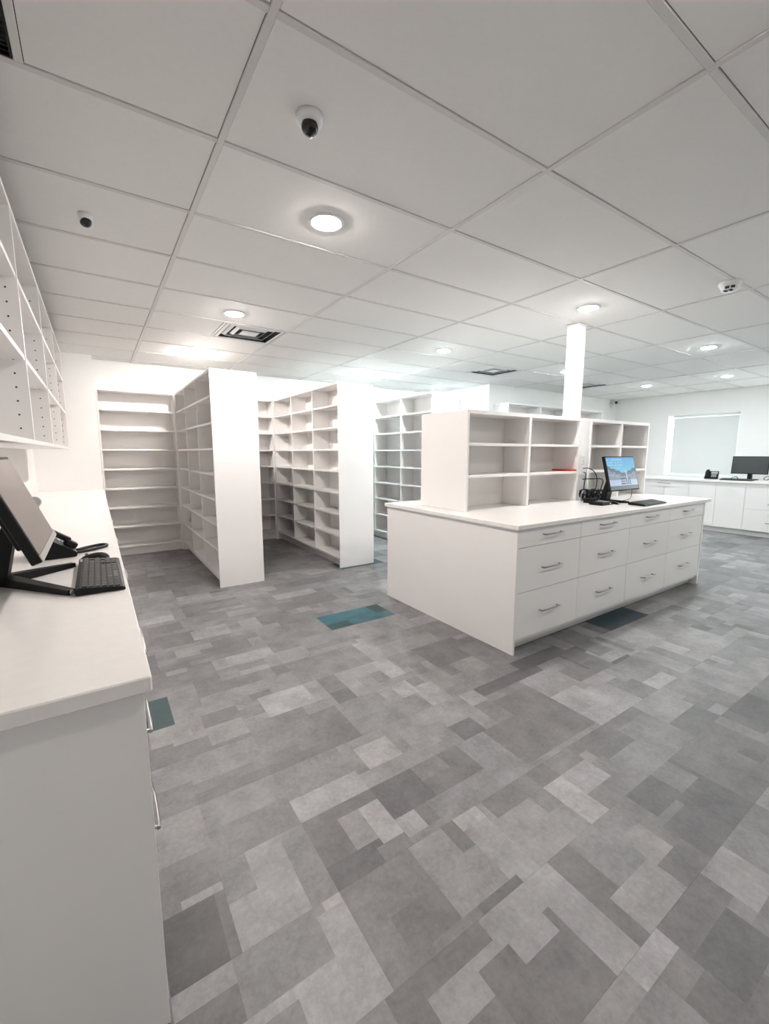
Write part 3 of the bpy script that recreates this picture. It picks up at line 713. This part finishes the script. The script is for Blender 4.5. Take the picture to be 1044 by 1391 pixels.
def picture_mesh(W, Hh, nx=96, ny=60):
    """a lit desktop: blue sky, dark ridge, a snowy street with dark figures and lines of text"""
    me = bpy.data.meshes.new('picture'); vs, fs = [], []
    for j in range(ny+1):
        for i in range(nx+1): vs.append((-W/2+W*i/nx, 0, Hh*j/ny))
    for j in range(ny):
        for i in range(nx): n = j*(nx+1)+i; fs.append((n, n+1, n+nx+2, n+nx+1))
    me.from_pydata(vs, [], fs); ca = me.color_attributes.new('picture', 'FLOAT_COLOR', 'CORNER')
    rnd = random.Random(3); rows = [[rnd.random() for _ in range(nx)] for _ in range(ny)]
    cols = []
    for j in range(ny):
        for i in range(nx):
            u, v = (i+.5)/nx, (j+.5)/ny
            ridge = 0.50 + 0.42*abs(u-0.56) + 0.02*math.sin(u*37) + 0.012*math.sin(u*83)
            if v > ridge:
                k = (v-0.5)/0.5; c = (0.10+0.10*(1-k), 0.42+0.22*(1-k), 0.78+0.12*(1-k))
                if u < 0.55 and 0.6 < v < 0.93 and (int(v*ny) % 5 == 0) and rows[j][i//4*4] > 0.25: c = (0.55, 0.80, 0.95)
            elif v > ridge-0.11: c = (0.05+0.10*rows[j][i], 0.11+0.10*rows[j][i], 0.17+0.12*rows[j][i])
            elif v > 0.30: c = (0.22+0.06*rows[j][i], 0.27+0.06*rows[j][i], 0.38)
            elif v > 0.11: c = (0.50, 0.58, 0.78)
            else: c = (0.035, 0.04, 0.05)
            if 0.40 < u < 0.56 and 0.13 < v < 0.36 and int(v*26) % 2 == 0: c = (0.05, 0.06, 0.16)
            if 0.58 < u < 0.74 and 0.13 < v < 0.36 and int(u*34) % 2 == 0: c = (0.03, 0.04, 0.12)
            if 0.61 < u < 0.66 and 0.3 < v < 0.62: c = (0.55, 0.62, 0.72)
            if u < 0.36 and 0.36 < v < 0.5 and int(v*40) % 2 == 0 and rows[j][i//3*3] > 0.4: c = (0.5, 0.6, 0.7)
            cols.append(c)
    for p, c in zip(me.polygons, cols):
        for li in p.loop_indices: ca.data[li].color = (*c, 1)
    me.materials.append(screen_picture()); return me
def monitor(loc, rz, label, W, Hh, z0, tilt, thick, face, foot, chin=None, picture=False, lift=0.0):
    """faces local -Y; bottom of the panel at z0 above loc, front lower edge at y=0"""
    t = thing('monitor', loc, label, 'monitor', 'computer monitors', rz)
    mt = Matrix.Translation((0, 0, z0)) @ Matrix.Rotation(-tilt, 4, 'X'); bz = 0.012
    bm = bmesh.new(); add_box(bm, -W/2, W/2, 0.0, thick*0.55, 0, Hh, bev=0.004, mtx=mt)
    add_box(bm, -W*0.36, W*0.36, thick*0.55, thick, Hh*0.14, Hh*0.86, bev=0.006, mtx=mt)
    hs = mesh_obj('housing', bm, M['black'], t)
    if picture:
        me = picture_mesh(W-2*bz, Hh-2*bz); o = bpy.data.objects.new('screen', me); link(o, t)
        o.matrix_local = mt @ Matrix.Translation((0, -0.0012, bz)); tag(o, 'lit screen with blue sky and snow picture')
    else:
        bm = bmesh.new(); add_box(bm, -W/2+bz, W/2-bz, -0.0012, 0.001, bz*(2.0 if chin else 1), Hh-bz, mtx=mt); mesh_obj('screen', bm, face, t)
    if chin:
        bm = bmesh.new(); add_box(bm, -W/2+0.002, W/2-0.002, -0.004, 0.0, 0.001, bz*1.9, bev=0.001, mtx=mt); mesh_obj('bezel_strip', bm, M['silver'], t)
    # neck
    bm = bmesh.new(); p = mt @ Vector((0, thick*0.9, Hh*0.35)); q = foot['c']
    add_prism(bm, [(p.y-0.012, p.z+0.05), (p.y+0.02, p.z+0.05), (q[1]+0.045, 0.02), (q[1]+0.015, 0.004), (q[1]-0.03, 0.004), (q[1]-0.02, 0.02)], 'x', q[0]-foot.get('w', 0.035), q[0]+foot.get('w', 0.035))
    mesh_obj('neck', fixn(bm), M['black'], t)
    if foot['kind'] == 'v':
        for (tx, ty) in foot['tips']:
            bm = bmesh.new(); a = Vector((q[0], q[1], 0.022)); b = Vector((tx, ty, 0.010)); d = (b-a).normalized(); s = d.cross(Vector((0, 0, 1)))
            A = [a+s*0.022, a-s*0.022, b-s*0.013, b+s*0.013]
            lo = [bm.verts.new((v.x, v.y, 0.001)) for v in A]; hi = [bm.verts.new((v.x, v.y, (0.036 if i < 2 else 0.018))) for i, v in enumerate(A)]
            bm.faces.new(lo[::-1]); bm.faces.new(hi)
            for k in range(4): bm.faces.new((lo[k], lo[(k+1) % 4], hi[(k+1) % 4], hi[k]))
            mesh_obj('foot', fixn(bm), M['black'], t)
            bm = bmesh.new(); e = b+d*0.001; add_tube(bm, [(e.x, e.y, 0.010), (e.x+d.x*0.004, e.y+d.y*0.004, 0.010)], 0.008, 10); mesh_obj('foot_tip', bm, M['silver'], t)
    else:
        bm = bmesh.new(); add_lathe(bm, [(0, 0.001), (1, 0.001), (1, 0.008), (0.85, 0.014), (0, 0.016)], 28)
        for v in bm.verts: v.co = Vector((q[0]+v.co.x*foot['rx'], q[1]+v.co.y*foot['ry'], v.co.z))
        mesh_obj('foot', fixn(bm), M['black'], t)
    return t
def cable(name, pts, r, label, group=None, n=7, cat='cable', parent=None, m_='black'):
    # smooth the polyline
    P = [Vector(p) for p in pts]; out = []
    for i in range(len(P)-1):
        p0, p1, p2, p3 = P[max(i-1, 0)], P[i], P[i+1], P[min(i+2, len(P)-1)]
        for k in range(6):
            s = k/6; out.append(0.5*((2*p1)+(p2-p0)*s+(2*p0-5*p1+4*p2-p3)*s*s+(3*p1-p0-3*p2+p3)*s**3))
    out.append(P[-1]); bm = bmesh.new(); add_tube(bm, out, r, n)
    o = mesh_obj(name, bm, M[m_], parent)
    if parent is None: tag(o, label, cat, group)
    else: o.matrix_parent_inverse = (Matrix.Translation(parent.location) @ parent.rotation_euler.to_matrix().to_4x4()).inverted()
    return o
CT = 0.9205   # worktop heights
# left counter: monitor leaning back, V foot, keyboard, mouse, phone
mon = monitor((-0.163, 1.975, CT), PI/2, 'black monitor with blank grey screen leaning back on the left counter', 0.55, 0.352, 0.135, 0.365, 0.055, M['lcd'],
        {'kind': 'v', 'c': (0.06, 0.155), 'w': 0.045, 'tips': [(-0.215, -0.062), (0.225, -0.052)]}, chin=True)
keyboard((-0.018, 1.975, CT), PI/2, 'black keyboard on the left counter before the leaning monitor', 0.50, 0.145)
mouse((-0.035, 2.295, CT), PI/2-0.15, 'black mouse behind the keyboard on the left counter')
desk_phone((-0.215, 2.50, CT), PI/2+0.1, 'black desk phone with coiled cord on the left counter')
cable('handset_cord', [(-0.118, 2.455, CT+0.012), (-0.06, 2.50, CT+0.008), (0.0, 2.56, CT+0.008), (0.016, 2.60, CT+0.008), (-0.01, 2.62, CT+0.009), (-0.07, 2.58, CT+0.009), (-0.110, 2.53, CT+0.010)], 0.0075, 'black coiled handset cord looping over the left counter', cat='cord')
for i, pts in enumerate([[(-0.42, 1.80, CT+0.006), (-0.40, 1.88, CT+0.07), (-0.36, 1.95, CT+0.10), (-0.34, 2.02, CT+0.06), (-0.40, 2.12, CT+0.008)],
                         [(-0.52, 1.90, CT+0.006), (-0.44, 1.95, CT+0.03), (-0.38, 2.03, CT+0.05), (-0.36, 2.12, CT+0.03), (-0.45, 2.20, CT+0.006)]]):
    cable('monitor_cable', pts, 0.004, None, parent=mon)
t = thing('round_dispenser', (-0.47, 4.80, CT), 'small round pale grey disc standing on the left counter, partly behind the leaning monitor', 'dispenser')
bm = bmesh.new(); add_lathe(bm, [(0, -0.012), (0.034, -0.012), (0.036, -0.018), (0.045, -0.018), (0.047, -0.012), (0.047, 0.014), (0.044, 0.018), (0, 0.018)], 28)
bmesh.ops.rotate(bm, verts=bm.verts, cent=(0, 0, 0), matrix=Matrix.Rotation(-PI/2, 3, 'X')); mesh_obj('disc', fixn(bm), M['grey'], t, (0, 0, 0.052))
bm = bmesh.new(); add_box(bm, -0.03, 0.03, -0.02, 0.02, 0.0005, 0.010, bev=0.002); mesh_obj('foot', bm, M['grey'], t)

# island: lit monitor, keyboard, dock and a tangle of cables
imon = monitor((4.213, 2.130, CT+0.0008), 0, 'lit computer monitor with blue picture standing on the island', 0.53, 0.335, 0.122, 0.255, 0.05, None,
        {'kind': 'v', 'c': (-0.12, 0.12), 'w': 0.038, 'tips': [(-0.20, -0.045), (0.01, -0.035)]}, picture=True)
keyboard((4.30, 1.962, CT+0.0008), 0.04, 'dark keyboard lying on the island right of the lit monitor', 0.45, 0.15)
t = thing('docking_station', (3.905, 2.19, CT+0.001), 'flat black docking station left of the lit monitor', 'dock')
bm = bmesh.new(); add_box(bm, -0.11, 0.06, -0.075, 0.055, 0, 0.028, bev=0.005); mesh_obj('dock_body', bm, M['black'], t)
bm = bmesh.new(); add_box(bm, 0.015, 0.028, -0.0775, -0.074, 0.008, 0.020); mesh_obj('power_light', bm, M['ptop'], t)
bm = bmesh.new(); add_box(bm, -0.02, 0.05, -0.06, 0.04, 0.028, 0.031); mesh_obj('top_plate', bm, M['grey'], t)
adp = t = thing('power_adapter', (3.955, 2.325, CT+0.001), 'black power adapter block under the outlet panel on the island', 'adapter')
bm = bmesh.new(); add_box(bm, -0.06, 0.07, -0.04, 0.04, 0, 0.045, bev=0.006); mesh_obj('adapter_body', bm, M['black'], t)
bm = bmesh.new(); add_tube(bm, [(0.07, 0, 0.02), (0.095, 0, 0.02)], [0.008, 0.005], 8); mesh_obj('strain_relief', bm, M['black'], t)
oy = HF+0.004
cable('power_cord', [(4.075, oy-0.01, 1.245), (4.12, oy-0.05, 1.245), (4.19, oy-0.07, 1.20), (4.20, oy-0.09, 1.12), (4.12, oy-0.12, 1.02), (4.02, oy-0.12, 0.955)], 0.0045, None, parent=adp)
cable('power_cord', [(4.085, oy-0.01, 1.205), (4.06, oy-0.05, 1.19), (4.03, oy-0.06, 1.10), (4.02, oy-0.07, 1.03), (4.06, oy-0.09, 0.975), (4.12, oy-0.10, 0.945)], 0.0045, None, parent=adp)
cable('power_cord', [(4.075, oy-0.008, 1.135), (4.15, oy-0.05, 1.14), (4.30, oy-0.09, 1.13), (4.25, oy-0.11, 1.05), (4.15, oy-0.14, 0.955)], 0.005, None, parent=adp)
pts = []
for k in range(26): a = k*0.9; pts.append((4.02+0.055*math.cos(a), 2.43+0.02*math.sin(a*0.5), 0.990+0.052*math.sin(a)*(0.8+0.2*math.sin(k))))
cable('cable_coil', pts, 0.0055, None, parent=adp)
cable('cable_loop', [(3.93, 2.405, 0.935), (3.90, 2.39, 0.98), (3.91, 2.385, 1.03), (3.95, 2.385, 1.03), (3.965, 2.39, 0.985), (3.94, 2.385, 0.94)], 0.006, None, parent=adp, m_='grey')
pts = []
for k in range(60): a = k*1.15; pts.append((4.10+0.12*math.cos(a*0.83)+0.02*math.sin(k*2.1), 2.40+0.05*math.sin(a*0.7), 0.985+0.052*math.sin(a*1.3)))
cable('cable_heap', pts, 0.0058, None, parent=adp)
cable('thin_cable', [(4.40, 2.165, 1.06), (4.41, 2.17, 0.985), (4.39, 2.18, 0.945), (4.30, 2.22, 0.928), (4.22, 2.30, 0.926)], 0.0025, None, parent=imon)
t = thing('red_notebook', (3.90, 2.60, 1.2195), 'thin red book lying on a shelf of the left island unit', 'book')
box('cover', 3.885, 3.984, 2.507, 2.72, 1.2195, 1.2225, M['red'], t); box('pages', 3.887, 3.982, 2.511, 2.72, 1.2225, 1.2325, M['red'], t)
box('cover', 3.885, 3.984, 2.507, 2.72, 1.2325, 1.2355, M['red'], t)

# far counter: monitor, keyboard, phone
fmon = monitor((9.66, 2.765, 0.9225), -PI/2, 'black switched-off monitor on the far counter beside the window', 0.53, 0.315, 0.105, 0.10, 0.045, M['lcdfar'],
        {'kind': 'disc', 'c': (0, 0.06), 'rx': 0.13, 'ry': 0.10, 'w': 0.03})
keyboard((9.33, 2.83, 0.9225), -PI/2, 'black keyboard on the far counter before the dark monitor', 0.46, 0.15)
desk_phone((9.52, 3.27, 0.9225), -PI/2+0.25, 'dark desk phone on the far counter below the window blind')
for i, pts in enumerate([[(9.62, 2.50, 0.93), (9.66, 2.46, 0.97), (9.68, 2.50, 1.0), (9.70, 2.56, 0.96), (9.74, 2.55, 0.928)], [(9.60, 3.02, 0.928), (9.58, 2.98, 0.95), (9.62, 2.94, 0.975), (9.68, 2.92, 0.95), (9.74, 2.96, 0.928)]]):
    cable('monitor_cable', pts, 0.005, None, parent=fmon)
